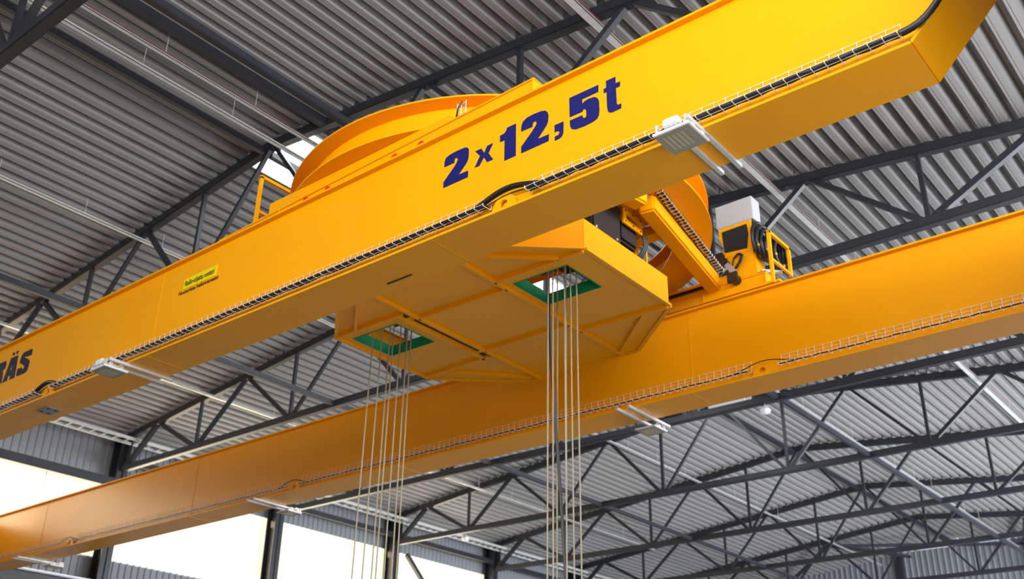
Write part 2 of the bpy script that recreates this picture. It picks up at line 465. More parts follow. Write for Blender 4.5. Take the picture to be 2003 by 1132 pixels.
# ================================================================ CRANE BRIDGE
bridge = empty('crane_bridge', (XR, 11.1, 6.34), 'yellow double girder overhead crane bridge spanning the hall', 'overhead crane')
XA, XB = -30.87, -1.83
side = [(XA, 6.03), (XB, 6.03), (XB + 1.0, 7.05), (XB + 1.0, 7.43), (XA - 1.0, 7.43), (XA - 1.0, 7.05)]
GL = {
 'digit_two': [(-7.415, 6.997), (-7.412, 7.079), (-7.392, 7.126), (-7.331, 7.148), (-7.225, 7.156), (-7.093, 7.152), (-7.048, 7.137), (-7.022, 7.102), (-7.018, 7.05), (-7.02, 6.981), (-7.038, 6.926), (-7.063, 6.897), (-7.167, 6.796), (-7.018, 6.794), (-7.017, 6.70), (-7.412, 6.698), (-7.414, 6.781), (-7.24, 6.946), (-7.204, 6.993), (-7.193, 7.024), (-7.21, 7.054), (-7.237, 7.057), (-7.248, 7.035), (-7.248, 6.996)],
 'letter_x': [(-6.918, 7.024), (-6.821, 7.025), (-6.772, 6.943), (-6.728, 7.026), (-6.636, 7.027), (-6.704, 6.912), (-6.628, 6.792), (-6.724, 6.792), (-6.774, 6.88), (-6.84, 6.789), (-6.916, 6.789), (-6.837, 6.927)],
 'digit_one': [(-6.533, 7.085), (-6.472, 7.09), (-6.44, 7.114), (-6.428, 7.155), (-6.294, 7.155), (-6.288, 6.702), (-6.46, 6.701), (-6.461, 6.99), (-6.531, 6.991)],
 'digit_two.001': [(-6.215, 7.005), (-6.212, 7.084), (-6.189, 7.135), (-6.133, 7.165), (-6.038, 7.172), (-5.927, 7.165), (-5.865, 7.146), (-5.831, 7.108), (-5.818, 7.06), (-5.823, 6.987), (-5.841, 6.936), (-5.88, 6.893), (-5.969, 6.80), (-5.812, 6.797), (-5.815, 6.705), (-6.211, 6.702), (-6.21, 6.792), (-6.043, 6.949), (-6.005, 6.993), (-5.989, 7.016), (-5.992, 7.042), (-6.013, 7.061), (-6.037, 7.055), (-6.047, 7.03), (-6.047, 6.999)],
 'comma': [(-5.734, 6.884), (-5.606, 6.881), (-5.61, 6.731), (-5.629, 6.689), (-5.667, 6.671), (-5.73, 6.671), (-5.73, 6.728), (-5.682, 6.729), (-5.666, 6.749), (-5.669, 6.769), (-5.689, 6.785), (-5.731, 6.784)],
 'digit_five': [(-5.526, 7.163), (-5.129, 7.160), (-5.131, 7.065), (-5.35, 7.064), (-5.348, 7.004), (-5.314, 7.025), (-5.263, 7.033), (-5.19, 7.023), (-5.148, 6.992), (-5.127, 6.946), (-5.123, 6.82), (-5.132, 6.752), (-5.154, 6.716), (-5.212, 6.697), (-5.328, 6.690), (-5.444, 6.699), (-5.495, 6.728), (-5.517, 6.771), (-5.522, 6.852), (-5.351, 6.851), (-5.347, 6.827), (-5.328, 6.801), (-5.307, 6.802), (-5.296, 6.826), (-5.299, 6.893), (-5.316, 6.918), (-5.335, 6.92), (-5.346, 6.904), (-5.35, 6.895), (-5.523, 6.898)],
 'letter_t': [(-5.028, 7.164), (-4.902, 7.162), (-4.905, 7.075), (-4.847, 7.072), (-4.849, 7.007), (-4.902, 7.008), (-4.898, 6.804), (-4.885, 6.776), (-4.841, 6.775), (-4.843, 6.714), (-4.957, 6.710), (-4.998, 6.725), (-5.016, 6.757), (-5.024, 6.818), (-5.025, 7.012), (-5.061, 7.01), (-5.062, 7.070), (-5.028, 7.070)]}
GN = {
 'letter_s': [(-17.269, 7.152), (-17.551, 7.152), (-17.607, 7.109), (-17.624, 7.04), (-17.628, 6.973), (-17.435, 6.873), (-17.407, 6.84), (-17.43, 6.8), (-17.478, 6.822), (-17.489, 6.855), (-17.645, 6.858), (-17.651, 6.745), (-17.595, 6.706), (-17.331, 6.704), (-17.268, 6.729), (-17.244, 6.8), (-17.248, 6.914), (-17.318, 6.968), (-17.469, 7.032), (-17.46, 7.056), (-17.402, 7.03), (-17.232, 7.025), (-17.238, 7.123)],
 'letter_a': [(-18.008, 7.157), (-17.751, 7.155), (-17.685, 6.704), (-17.871, 6.704), (-17.878, 6.79), (-17.948, 6.79), (-17.958, 6.705), (-18.127, 6.707)],
 'dot': [(-17.992, 7.255), (-17.913, 7.253), (-17.906, 7.196), (-17.979, 7.198)],
 'dot.001': [(-17.864, 7.251), (-17.776, 7.249), (-17.789, 7.192), (-17.849, 7.197)],
 'letter_r': [(-18.675, 7.157), (-18.199, 7.153), (-18.164, 7.134), (-18.142, 7.054), (-18.153, 6.993), (-18.233, 6.965), (-18.202, 6.931), (-18.167, 6.817), (-18.167, 6.712), (-18.344, 6.712), (-18.379, 6.847), (-18.448, 6.927), (-18.394, 6.714), (-18.596, 6.714)]}
def girder(dy, near):
    g = build(MB().prism(side, 7.66 + dy, 8.24 + dy, 'Y'), 'girder', M['yellow'], bridge,
              'near girder carrying blue load lettering' if near else 'plain girder on the far side')
    bf = MB()
    for (a, b) in (((XA, 6.015), (XB, 6.015)), ((XB, 6.015), (XB + 1.0, 7.035)), ((XA, 6.015), (XA - 1.0, 7.035))):
        bf.beam((a[0], 7.95 + dy, a[1]), (b[0], 7.95 + dy, b[1]), .70, .03)
    build(bf, 'bottom_flange', M['yellow'], g)
    build(MB().box(XA - 1.0, XB + 1.0, 7.585 + dy, 8.32 + dy, 7.43, 7.46), 'top_flange', M['yellow'], g)
    build(MB().box(XA - .5, XB + .5, 7.92 + dy, 7.98 + dy, 7.46, 7.52), 'trolley_rail', M['plate'], g)
    for x in ((-13.35, -7.52, -21.6) if near else (-7.6, -14.2, -21.0, -27.9)):
        build(MB().box(x - .012, x + .012, 7.655 + dy, 7.66 + dy, 6.03, 7.43), 'weld_seam', M['yellow'], g)
        build(MB().box(x - .010, x + .010, 7.62 + dy, 8.28 + dy, 5.995, 6.0), 'weld_seam', M['yellow'], g)
    for x in ((-6.40, -16.2, -26.0) if near else (-6.35, -17.25, -26.2)):
        pl = [(x + .17 * math.cos(a), 6.03 + .17 * math.sin(a)) for a in [math.pi * q / 12 for q in range(13)]]
        hl = [(x - .01 + .055 * math.cos(a), 6.085 + .05 * math.sin(a)) for a in [2 * math.pi * q / 10 for q in range(10)]]
        build(MB().prism(pl, 7.605 + dy, 7.635 + dy, 'Y', [hl]), 'lifting_lug', M['yellow'], g)
    return g
g1 = girder(0.0, True)
g2 = girder(6.18, False)
for nm, pl in GL.items():
    build(MB().prism(pl, 7.656, 7.661, 'Y'), nm.split('.')[0], M['blue'], g1)
for nm, pl in GN.items():
    hl = [[(-17.892, 7.03), (-17.878, 6.90), (-17.926, 6.90)]] if nm == 'letter_a' else []
    build(MB().prism(pl, 7.656, 7.661, 'Y', hl), nm.split('.')[0], M['navy'], g1)
sg = build(MB().box(-12.74, -11.935, 7.65, 7.661, 6.935, 7.11), 'warning_plate', M['sign'], g1, 'yellow plate reading Radio-ohjattu nosturi')
tm = text_mesh('Radio-ohjattu nosturi', .12, .0035, .72)
tm.v = [(v[0] - 12.70, 7.648, v[2] + 6.985) for v in tm.v]
build(tm, 'plate_lettering', M['ink'], g1)
tm = text_mesh('Nosturissa heilunnanesto', .09, .0030, .98)
tm.v = [(v[0] - 12.84, 7.657, v[2] + 6.865) for v in tm.v]
build(tm, 'notice_lettering', M['ink'], g1)
sp = MB().box(-17.0, -16.62, 7.86, 8.12, 5.985, 5.999)
sp = build(sp, 'steel_patch', M['plate'], g1)
for x, y in ((-16.93, 7.92), (-16.93, 8.05), (-16.70, 7.92), (-16.70, 8.05)):
    build(MB().disc((x, y, 5.978), .03, .01, 'Z', 10), 'patch_bolt', M['steel'], g1)
build(MB().box(-8.75, -8.32, 8.10, 8.125, 5.992, 5.999), 'drain_slot', M['black'], g1)
# end trucks joining the girders over the runway rails
for x0, x1 in ((XB + .96, XB + 1.60), (XA - 1.34, XA - .70)):
    e = build(MB().box(x0, x1, 6.6, 15.4, 6.72, 7.42), 'end_truck', M['yellow'], bridge)
    xc = -.50 if x0 > XR else -31.55
    for y in (7.1, 15.1):
        build(MB().lathe([(.02, -.06), (.17, -.06), (.17, -.09), (.20, -.09), (.20, .09), (.17, .09), (.17, .06), (.02, .06)], (xc, y, 6.53), 'X', 20), 'travel_wheel', M['steel'], e)

# ---- cable baskets on the girder sides
def basket(dy, x0, x1, label, heavy, gaps, group='wire cable baskets on the girders'):
    yb = 7.645 + dy
    r = empty('wire_cable_tray', ((x0 + x1) / 2, yb, 6.12), label, 'cable tray', group)
    segs = []; a = x0
    for gx0, gx1 in gaps: segs.append((a, gx0)); a = gx1
    segs.append((a, x1))
    for a, b in segs:
        if b - a < .2: continue
        mb = MB()
        for y, z in ((yb, 6.275), (yb, 6.215), (yb - .09, 6.085), (yb - .15, 6.10)):
            mb.beam((a, y, z), (b, y, z), .004, .004)
        n = int((b - a) / .13)
        for q in range(n + 1):
            x = a + (b - a) * q / max(1, n)
            for p, w in (((x, yb - .003, 6.28), (x, yb - .003, 6.12)), ((x, yb - .003, 6.12), (x, yb - .02, 6.085)), ((x, yb - .02, 6.085), (x, yb - .15, 6.08)), ((x, yb - .15, 6.08), (x, yb - .155, 6.11))):
                mb.beam(p, w, .0062, .0062)
        build(mb, 'wire_basket', M['wire'], r, kind='stuff')
        if heavy:
            for (oy, oz, rr) in ((-.105, 6.110, .023), (-.06, 6.106, .018)):
                pts = [(a + (b - a) * q / 40, yb + oy + .006 * math.sin(q * 1.7 + oy * 90), oz + .004 * math.sin(q * 2.3)) for q in range(41)]
                build(MB().tube(pts, rr, 8), 'cable', M['black'], r, smooth=True)
        else:
            pts = [(a + (b - a) * q / 40, yb - .09 + .012 * math.sin(q * 1.7), 6.10 + .004 * math.sin(q * 2.3)) for q in range(41)]
            build(MB().tube(pts, .011, 6), 'cable', M['black'], r, smooth=True)
    for gx0, gx1 in gaps:      # cables arching over the lifting lugs
        for q, (oz, rr) in enumerate(((.12, .023), (.105, .017), (.07, .007)) if heavy else ((.10, .008),)):
            pts = []
            for t in range(17):
                u = t / 16; x = gx0 - .25 + (gx1 - gx0 + .5) * u
                s = math.sin(math.pi * u) ** 1.5
                pts.append((x, yb - .10 + .03 * q, 6.110 + oz * s))
            build(MB().tube(pts, rr if heavy else rr, 8), 'cable_loop', M['black'], r, smooth=True)
    return r
basket(0, -30.2, -1.90, 'galvanised wire tray with thick black cables along the lettered girder', True, [(-26.2, -25.8), (-16.42, -15.98), (-6.62, -6.02)])
basket(6.18, -30.2, -1.90, 'galvanised wire tray with thin cable along the far yellow girder', False, [(-26.4, -26.0), (-17.45, -17.05), (-6.55, -6.05)])
# riser of the tray at the cranked girder end
rs = empty('wire_cable_riser', (-1.6, 7.62, 6.2), 'short wire tray with black cable rising at the cranked end of the lettered girder', 'cable tray')
mb = MB()
for o_ in (0.0, .075, .15):
    mb.beam((-1.50 - o_, 7.64, 6.36 + o_ * .6), (-1.05 - o_, 7.64, 6.90 + o_ * .6), .006, .006)
for q in range(5):
    x = -1.50 + .45 * q / 4; z = 6.36 + .54 * q / 4
    mb.beam((x - .15, 7.64, z + .09), (x, 7.64, z), .008, .008); mb.beam((x, 7.64, z), (x, 7.52, z - .01), .008, .008)
build(mb, 'wire_basket', M['wire'], rs, kind='stuff')
for oy, rr, dz in ((-.105, .023, 0), (-.05, .012, 0.004)):
    pts = [(x, 7.645 + oy, z + dz) for x, z in ((-1.895, 6.108), (-1.84, 6.112), (-1.78, 6.122), (-1.72, 6.142), (-1.66, 6.176), (-1.61, 6.216), (-1.56, 6.264), (-1.50, 6.335), (-1.42, 6.43), (-1.25, 6.64), (-1.05, 6.88))]
    build(MB().tube(pts, rr, 8), 'cable', M['black'], rs, smooth=True)

# ---- floodlights slung under the girders
def floodlight(xc, yl, rails, yr0, yr1, label, back=False):
    r = empty('floodlight', (xc, yl, 5.86), label, 'floodlight', 'floodlights under the crane girders')
    for x in rails:
        mb = MB().box(x - .021, x + .021, yr0, yr1, 5.955, 5.96)
        mb.box(x - .021, x - .016, yr0, yr1, 5.96, 5.998); mb.box(x + .016, x + .021, yr0, yr1, 5.96, 5.998)
        mb.box(x - .021, x + .021, yr1 - .004, yr1, 5.96, 5.998)
        build(mb, 'mounting_rail', M['zinc'], r)
    ft = MB().box(xc - .205, xc + .205, yl - .205, yl + .205, 5.895, 5.925)
    fr = build(ft, 'housing', M['white'], r, bevel=.006)
    lens = build(MB().box(xc - .19, xc + .19, yl - .19, yl + .19, 5.888, 5.895), 'lens', M['lens'], r)
    for q in range(6):
        x = xc - .125 + .05 * q
        build(MB().box(x - .012, x + .012, yl - .12, yl + .12, 5.884, 5.889), 'led_strip', M['led'] if q < 5 else M['lens'], lens)
    s = 1 if back else -1
    for q in (-1, 1):
        build(MB().box(xc + q * .16 - .012, xc + q * .16 + .012, yl + s * .17 - .02, yl + s * .17 + .02, 5.925, 6.02), 'bracket', M['zinc'], r)
    build(MB().box(xc - .085, xc + .085, yl + s * .155 - .05, yl + s * .155 + .05, 5.945, 6.045), 'driver_box', M['white'], r, bevel=.012)
    for q in (-1, 1):
        build(MB().box(xc + .17, xc + .195, yl + q * .09 - .035, yl + q * .09 + .035, 5.925, 5.985), 'hinge_lug', M['white'], r, bevel=.008)
    pts = [(xc - .08, yl + s * .16, 5.98), (xc - .13, yl + s * .14, 5.97), (xc - .16, yl + s * .10, 6.0), (xc - .17, yl + s * .06 if not back else yl - .1, 5.97)]
    build(MB().tube(pts, .009, 6), 'lead', M['black'], r, smooth=True)
    return r
floodlight(-4.07, 7.50, (-4.10, -3.89), 7.30, 8.40, 'white floodlight under the lettered girder beside the 2 x 12,5t lettering')
floodlight(-14.14, 7.50, (-14.06, -13.84), 7.30, 8.40, 'white floodlight under the lettered girder on the window wall side')
floodlight(-8.95, 14.72, (-8.93, -8.70), 13.62, 14.92, 'white floodlight behind the far girder below the trolley', True)
floodlight(-18.5, 14.72, (-18.62, -18.40), 13.62, 14.92, 'white floodlight behind the middle of the far girder', True)
floodlight(-28.6, 14.72, (-28.75, -28.53), 13.62, 14.92, 'white floodlight behind the far girder at the window wall', True)

# ================================================================ TROLLEY
CX, CY = -9.37, 11.02
tro = empty('crane_trolley', (CX, CY, 7.52), 'yellow slewing crane trolley with ring beam and hanging octagonal platform', 'crane trolley')
# wheel carriages on the girders
def carriage(y0, y1, label, near):
    zl, zr = (7.73, 7.89) if near else (7.79, 7.79)
    c = build(MB().prism([(-12.30, 7.58), (-6.22, 7.58), (-6.22, zr), (-12.30, zl)], y0 + .02, y1 - .02, 'Y'), 'carriage', M['yellow_gloss'], tro, label)
    build(MB().prism([(-12.32, zl), (-6.20, zr), (-6.20, zr + .02), (-12.32, zl + .02)], y0, y1, 'Y'), 'top_plate', M['yellow_gloss'], c)
    for x, zz in ((-12.31, zl), (-6.225, zr)): build(MB().box(x, x + .015, y0, y1, 7.54, zz), 'end_plate', M['yellow_gloss'], c)
    for x in (-11.9, -10.32, -9.86, -8.54, -8.06, -6.6):
        build(MB().lathe([(.02, -.05), (.115, -.05), (.115, -.04), (.095, -.04), (.095, .04), (.115, .04), (.115, .05), (.02, .05)], (x, (y0 + y1) / 2, 7.615), 'Y', 18), 'wheel', M['steel'], c)
    if near:
        for x in (-10.32, -9.86, -8.54, -8.06):
            pl = [(x + .07 * math.cos(a), 7.685 + .085 * math.sin(a)) for a in [math.pi * q / 10 for q in range(11)]]
            build(MB().prism(pl, y0 - .004, y0 + .022, 'Y'), 'wheel_cover', M['red'], c)
    for x in (-10.9, -7.35):
        build(MB().box(x - .01, x + .01, y0 - .005, y0 + .02, 7.60, 7.76), 'stiffener', M['yellow_gloss'], c)
    return c
carriage(7.86, 8.10, 'long low wheel carriage on the lettered girder', True)
carriage(13.92, 14.30, 'wheel carriage on the far girder', False)
build(MB().box(-12.0, -6.6, 13.98, 14.25, 7.80, 7.98), 'carriage_riser', M['yellow_gloss'], tro)
build(MB().box(-11.2, -7.6, 7.9, 8.06, 7.80, 8.0), 'carriage_riser', M['yellow_gloss'], tro)
# chevron frame beams
for s in (-1, 1):
    for t in (-1, 1):
        build(MB().beam((CX + s * 2.72, CY + t * .06, 7.86), (CX + s * 2.22, CY + t * 2.98, 7.86), .26, .27), 'frame_beam', M['yellow_gloss'], tro, bevel=.03)
# ring beam: flanges and web
ring = build(MB().lathe([(3.07, 8.03), (3.09, 8.03), (3.09, 8.49), (3.07, 8.49)], (CX, CY, 0), 'Z', 96), 'ring_beam', M['yellow_gloss'], tro, smooth=True)
build(MB().lathe([(2.86, 8.485), (3.33, 8.485), (3.33, 8.51), (2.86, 8.51)], (CX, CY, 0), 'Z', 96), 'top_flange', M['yellow_gloss'], ring, smooth=True)
build(MB().lathe([(2.76, 8.005), (3.36, 8.005), (3.36, 8.03), (2.76, 8.03)], (CX, CY, 0), 'Z', 96), 'bottom_flange', M['yellow_gloss'], ring, smooth=True)
for k in range(12):
    a = math.radians(18 + 30 * k)
    u = Vector((math.cos(a), math.sin(a), 0))
    p = Vector((CX, CY, 8.26)) + u * 2.98
    build(MB().beam(p - u * .10, p + u * .105, .012, .45), 'stiffener', M['yellow_gloss'], ring)
# cross beams and hoist machinery inside the ring
for y in (10.05, 12.0):
    build(MB().box(CX - 2.62, CX + 2.62, y - .12, y + .12, 7.86, 8.02), 'cross_beam', M['yellow_gloss'], tro, bevel=.01)
for x0, x1 in ((-8.5, -7.05), (-11.6, -10.2)):
    h = build(MB().box(x0, x1, 10.30, 11.02, 7.22, 7.92), 'hoist_unit', M['blackmetal'], tro, 'black hoist motor housing', bevel=.03)
    build(MB().box(x0 + .1, x1 - .02, 11.02, 11.5, 7.40, 7.75), 'motor_body', M['blackmetal'], h, bevel=.04)
    slot = [(11.12, 7.74), (11.42, 7.74), (11.44, 7.76), (11.44, 7.80), (11.42, 7.82), (11.12, 7.82), (11.10, 7.80), (11.10, 7.76)]
    build(MB().prism([(11.02, 7.65), (11.52, 7.65), (11.52, 7.90), (11.02, 7.90)], x1 + .02, x1 + .05, 'X', [slot]), 'mounting_plate', M['yellow_gloss'], h)
    for y, z in ((11.07, 7.69), (11.27, 7.69), (11.47, 7.69), (11.07, 7.87), (11.27, 7.87), (11.47, 7.87)):
        build(MB().disc((x1 + .05, y, z), .012, .01, 'X', 8), 'bolt', M['steel'], h)
    for y, z in ((10.38, 7.84), (10.38, 7.30), (10.9, 7.32)):
        build(MB().disc((x1, y, z), .018, .012, 'X', 8), 'bolt', M['zinc'], h)
    gb = build(MB().prism([(10.9, 8.02), (11.0, 7.94), (11.65, 7.90), (11.80, 7.98), (11.80, 8.40), (10.9, 8.40)], x0 + .3, x1 + .06, 'X'), 'gear_case', M['yellow_gloss'], tro, bevel=.03)
    for q in range(3):
        yq = 11.50 + .04 * q
        pts = [(x1 - .02, yq, 7.72), (x1 + .03, yq + .07, 7.66), (x1 + .02, yq + .10, 7.50), (x1 - .04, yq + .06, 7.36), (x1 - .1, yq - .04, 7.30)]
        build(MB().tube(pts, .018, 8), 'hose', M['black'], h, smooth=True)
    dr = build(MB().lathe([(.02, 0), (.28, 0), (.28, .03), (.22, .03), (.22, .97), (.28, .97), (.28, 1.0), (.02, 1.0)], (x0 + .1, 10.62, 8.2), 'X', 24), 'rope_drum', M['steel'], h, smooth=True)
# small upright rod at the platform edge
build(MB().tube([(-7.15, 11.85, 7.10), (-7.15, 11.85, 7.62)], .018, 8), 'limit_rod', M['yellow_gloss'], tro)
build(MB().disc((-7.15, 11.85, 7.62), .028, .03, 'Z', 10), 'limit_rod_cap', M['black'], tro)

# octagonal platform
hx, hy, cx1, cy1 = 2.40, 2.19, 1.13, 1.08
oct_ = [(CX + hx, CY - cy1), (CX + hx, CY + cy1), (CX + cx1, CY + hy), (CX - cx1, CY + hy), (CX - hx, CY + cy1), (CX - hx, CY - cy1), (CX - cx1, CY - hy), (CX + cx1, CY - hy)]
PZ = 6.72
h1 = [(-8.36, 10.17), (-7.40, 10.17), (-7.40, 11.01), (-8.36, 11.01)]
h2 = [(-11.63, 10.13), (-10.65, 10.13), (-10.65, 11.0), (-11.63, 11.0)]
xs1, xs2 = -10.33, -8.50
yl, yh = CY - hy, CY + hy
plat = build(MB().prism([(xs1, yl), (xs2, yl), (xs2, yh), (xs1, yh)], PZ, PZ + .02, 'Z'), 'platform', M['yellow_gloss'], tro, 'hanging octagonal service platform')
build(MB().prism([(xs2, yl), (CX + cx1, yl), (CX + hx, CY - cy1), (CX + hx, CY + cy1), (CX + cx1, yh), (xs2, yh)], PZ, PZ + .02, 'Z', [h1]), 'floor_panel', M['yellow_gloss'], plat)
build(MB().prism([(xs1, yh), (CX - cx1, yh), (CX - hx, CY + cy1), (CX - hx, CY - cy1), (CX - cx1, yl), (xs1, yl)], PZ, PZ + .02, 'Z', [h2]), 'floor_panel', M['yellow_gloss'], plat)
for i in range(8):
    a = Vector((*oct_[i], 0)); b = Vector((*oct_[(i + 1) % 8], 0))
    nrm = (b - a).cross(Vector((0, 0, 1))).normalized()
    if nrm.dot(a - Vector((CX, CY, 0))) < 0: nrm = -nrm
    c = nrm * .006
    mb = MB().beam(a + c + Vector((0, 0, (PZ + 7.19) / 2)), b + c + Vector((0, 0, (PZ + 7.19) / 2)), .012, 7.19 - PZ)
    build(mb, 'side_panel', M['yellow_gloss'], plat)
    mb = MB().beam(a + nrm * .03 + Vector((0, 0, PZ - .012)), b + nrm * .03 + Vector((0, 0, PZ - .012)), .06, .035)
    build(mb, 'edge_lip', M['yellow_gloss'], plat)
    mb = MB().beam(a - nrm * .02 + Vector((0, 0, 7.185)), b - nrm * .02 + Vector((0, 0, 7.185)), .05, .02)
    build(mb, 'edge_lip', M['yellow_gloss'], plat)
def rib(p, q, w=.05, h=.055):
    build(MB().beam((p[0], p[1], PZ - h / 2), (q[0], q[1], PZ - h / 2), w, h), 'rib', M['yellow_gloss'], plat)
rib((-10.20, yl), (-10.20, yh)); rib((-10.42, 9.92), (-10.42, 12.0)); rib((-8.50, yl), (-8.50, yh))
rib((-8.5, 9.94), (CX + hx, 9.94)); rib((-8.5, 12.02), (CX + hx, 12.08)); rib((-10.2, 10.17), (-8.5, 10.20)); rib((-10.2, 11.72), (-8.5, 11.72))
rib((CX - hx, 9.90), (-10.3, 9.90)); rib((CX - hx, 11.98), (-10.3, 11.93)); 
rib((-8.45, 8.98), (-7.36, 9.92)); rib((-8.45, 13.06), (-7.40, 12.10)); rib((-10.3, 13.06), (-11.35, 12.02)); rib((-10.3, 9.0), (-11.3, 9.88))
for y in (9.98, 11.90): build(MB().box(-10.40, -10.23, y - .1, y + .1, PZ - .006, PZ - .001), 'seam_gap', M['black'], plat)
build(MB().box(-10.36, -10.30, 10.2, 11.7, PZ - .006, PZ - .001), 'seam_gap', M['black'], plat)
build(MB().box(CX - hx - .03, CX - hx, 10.35, 10.45, PZ, 7.18), 'rib', M['yellow_gloss'], plat)
for hh in (h1, h2):
    (xa, ya), (xb, _), (_, yb), _ = hh
    build(MB().box(xa, xb, yb - .012, yb, PZ - .01, PZ + .17), 'opening_liner', M['green'], plat)
    build(MB().box(xa, xb, ya, ya + .012, PZ - .01, PZ + .17), 'opening_liner', M['green'], plat)
    build(MB().box(xa, xa + .012, ya + .012, yb - .012, PZ - .01, PZ + .17), 'opening_liner', M['green'], plat)
    build(MB().box(xb - .012, xb, ya + .012, yb - .012, PZ - .01, PZ + .17), 'opening_liner', M['green'], plat)
# hangers carrying the platform from the ring
for dx in (-1.9, 1.9):
    for dy in (-1.0, 1.0):
        build(MB().box(CX + dx - .05, CX + dx + .05, CY + dy - .05, CY + dy + .05, PZ + .02, 8.0), 'platform_hanger', M['yellow_gloss'], tro)

# drive end on the far carriage: post, cabinet, filter panel, drive motor
post = build(MB().box(-6.90, -6.42, 14.02, 14.32, 7.58, 8.32), 'drive_post', M['yellow_gloss'], tro, bevel=.01)
build(MB().box(-6.94, -6.40, 13.99, 14.04, 7.55, 7.66), 'foot_plate', M['yellow_gloss'], post)
build(MB().box(-6.415, -6.395, 14.03, 14.36, 7.55, 8.26), 'end_cover', M['yellow_gloss'], post)
build(MB().disc((-6.58, 13.985, 7.78), .12, .04, 'Y', 20), 'wheel_hub', M['yellow_gloss'], post)
mot = build(MB().disc((-6.72, 13.80, 7.80), .085, .2, 'Y', 16), 'travel_motor', M['blackmetal'], tro, 'black travel drive motor', smooth=True)
build(MB().box(-6.81, -6.63, 13.76, 13.82, 7.71, 7.89), 'motor_cap', M['blackmetal'], mot, bevel=.01)
build(MB().beam((-6.72, 13.88, 7.93), (-6.88, 13.86, 8.16), .08, .09), 'gear_neck', M['plate'], mot)
build(MB().beam((-6.84, 13.86, 8.10), (-6.95, 13.85, 8.26), .13, .13), 'gear_box', M['blackmetal'], mot, bevel=.012)
build(MB().box(-7.00, -6.88, 13.80, 13.92, 8.22, 8.33), 'terminal_box', M['blackmetal'], mot, bevel=.01)
for q in range(3):
    pts = [(-6.74 + .02 * q, 13.93, 8.02), (-6.64 + .02 * q, 13.90, 8.10), (-6.60 + .02 * q, 13.92, 8.22), (-6.68 + .02 * q, 13.96, 8.30), (-6.77, 13.99, 8.25), (-6.80, 14.0, 8.14)]
    build(MB().tube(pts, .012, 6), 'motor_lead', M['black'], mot, smooth=True)
cab = build(MB().box(-7.04, -6.36, 14.01, 14.30, 8.90, 9.34), 'control_cabinet', M['cabinet'], tro, 'pale grey control cabinet', bevel=.008)
for x in (-6.98, -6.70, -6.42):
    for z in (8.94, 9.30): build(MB().disc((x, 14.0, z), .010, .012, 'Y', 8), 'screw', M['zinc'], cab)
dp = build(MB().prism([(-7.02, 8.90), (-7.02, 8.72), (-6.95, 8.55), (-6.98, 8.32), (-6.42, 8.32), (-6.40, 8.90)], 14.02, 14.30, 'Y'), 'drive_cabinet', M['yellow_gloss'], tro, 'yellow cabinet with black filter panel', bevel=.006)
build(MB().prism([(-6.95, 8.82), (-6.93, 8.42), (-6.52, 8.38), (-6.475, 8.64), (-6.49, 8.83)], 14.005, 14.022, 'Y'), 'filter_panel', M['mesh'], dp)
build(MB().box(-6.405, -6.385, 14.03, 14.30, 8.30, 8.90), 'side_cover', M['blackmetal'], dp)
for x, z in ((-6.99, 8.86), (-6.70, 8.87), (-6.43, 8.87), (-6.45, 8.36)): build(MB().disc((x, 14.008, z), .012, .014, 'Y', 8), 'screw', M['zinc'], dp)
# cable drum coils
rl = build(MB().disc((-6.385, 14.16, 8.52), .26, .04, 'X', 28), 'cable_drum', M['blackmetal'], tro, 'black spooled cable drum', smooth=True)
for q in range(6):
    x = -6.33 + .048 * q; rr = .32 - .020 * q; dz = -.045 * q; dyq = .035 * q
    pts = [(x + .02 * math.sin(a), 14.16 + dyq + rr * math.cos(a), 8.50 + dz + rr * math.sin(a)) for a in [2 * math.pi * t / 28 for t in range(28)]]
    build(MB().tube(pts, .029, 8, True), 'coil', M['black'], rl, smooth=True)
    for a in ((3.6, 5.0) if q % 2 else (4.4,)):
        build(MB().disc((x + .0, 14.16 + dyq + (rr + .0) * math.cos(a), 8.50 + dz + (rr + .0) * math.sin(a)), .026, .02, 'X', 8), 'cable_clip', M['yellow_gloss'], rl)
build(MB().beam((-6.38, 14.2, 7.98), (-6.10, 14.35, 7.92), .07, .05), 'guide_arm', M['zinc'], rl)
build(MB().disc((-6.40, 14.08, 7.86), .045, .14, 'X', 12), 'buffer', M['steel'], tro)
# guard rails
def guard(x, y0, y1, z0, z1, label):
    g = build(MB().beam((x, y0, z0), (x, y0, z1), .05, .05), 'guard_rail', M['yellow_gloss'], tro, label)
    build(MB().beam((x, y1, z0), (x, y1, z1), .05, .05), 'upright', M['yellow_gloss'], g)
    build(MB().beam((x, y0 - .025, z1), (x, y1 + .025, z1), .05, .05), 'top_bar', M['yellow_gloss'], g)
    build(MB().beam((x, y0, z0 + .30), (x, y1, z0 + .30), .04, .04), 'mid_bar', M['yellow_gloss'], g)
gd = build(MB().beam((-6.03, 13.80, 7.50), (-6.03, 13.80, 8.44), .05, .05), 'guard_rail', M['yellow_gloss'], tro, 'guard rail at the drive end')
build(MB().beam((-6.03, 14.52, 7.90), (-6.03, 14.52, 8.44), .05, .05), 'upright', M['yellow_gloss'], gd)
build(MB().beam((-6.03, 13.775, 8.42), (-6.03, 14.545, 8.42), .05, .05), 'top_bar', M['yellow_gloss'], gd)
build(MB().beam((-6.03, 13.80, 7.93), (-6.03, 14.52, 7.93), .04, .04), 'mid_bar', M['yellow_gloss'], gd)
guard(-11.62, 7.98, 8.66, 7.77, 8.68, 'guard rail on the lettered girder')
build(MB().box(-6.30, -5.95, 13.85, 14.40, 7.53, 7.57), 'step_plate', M['yellow_gloss'], tro)
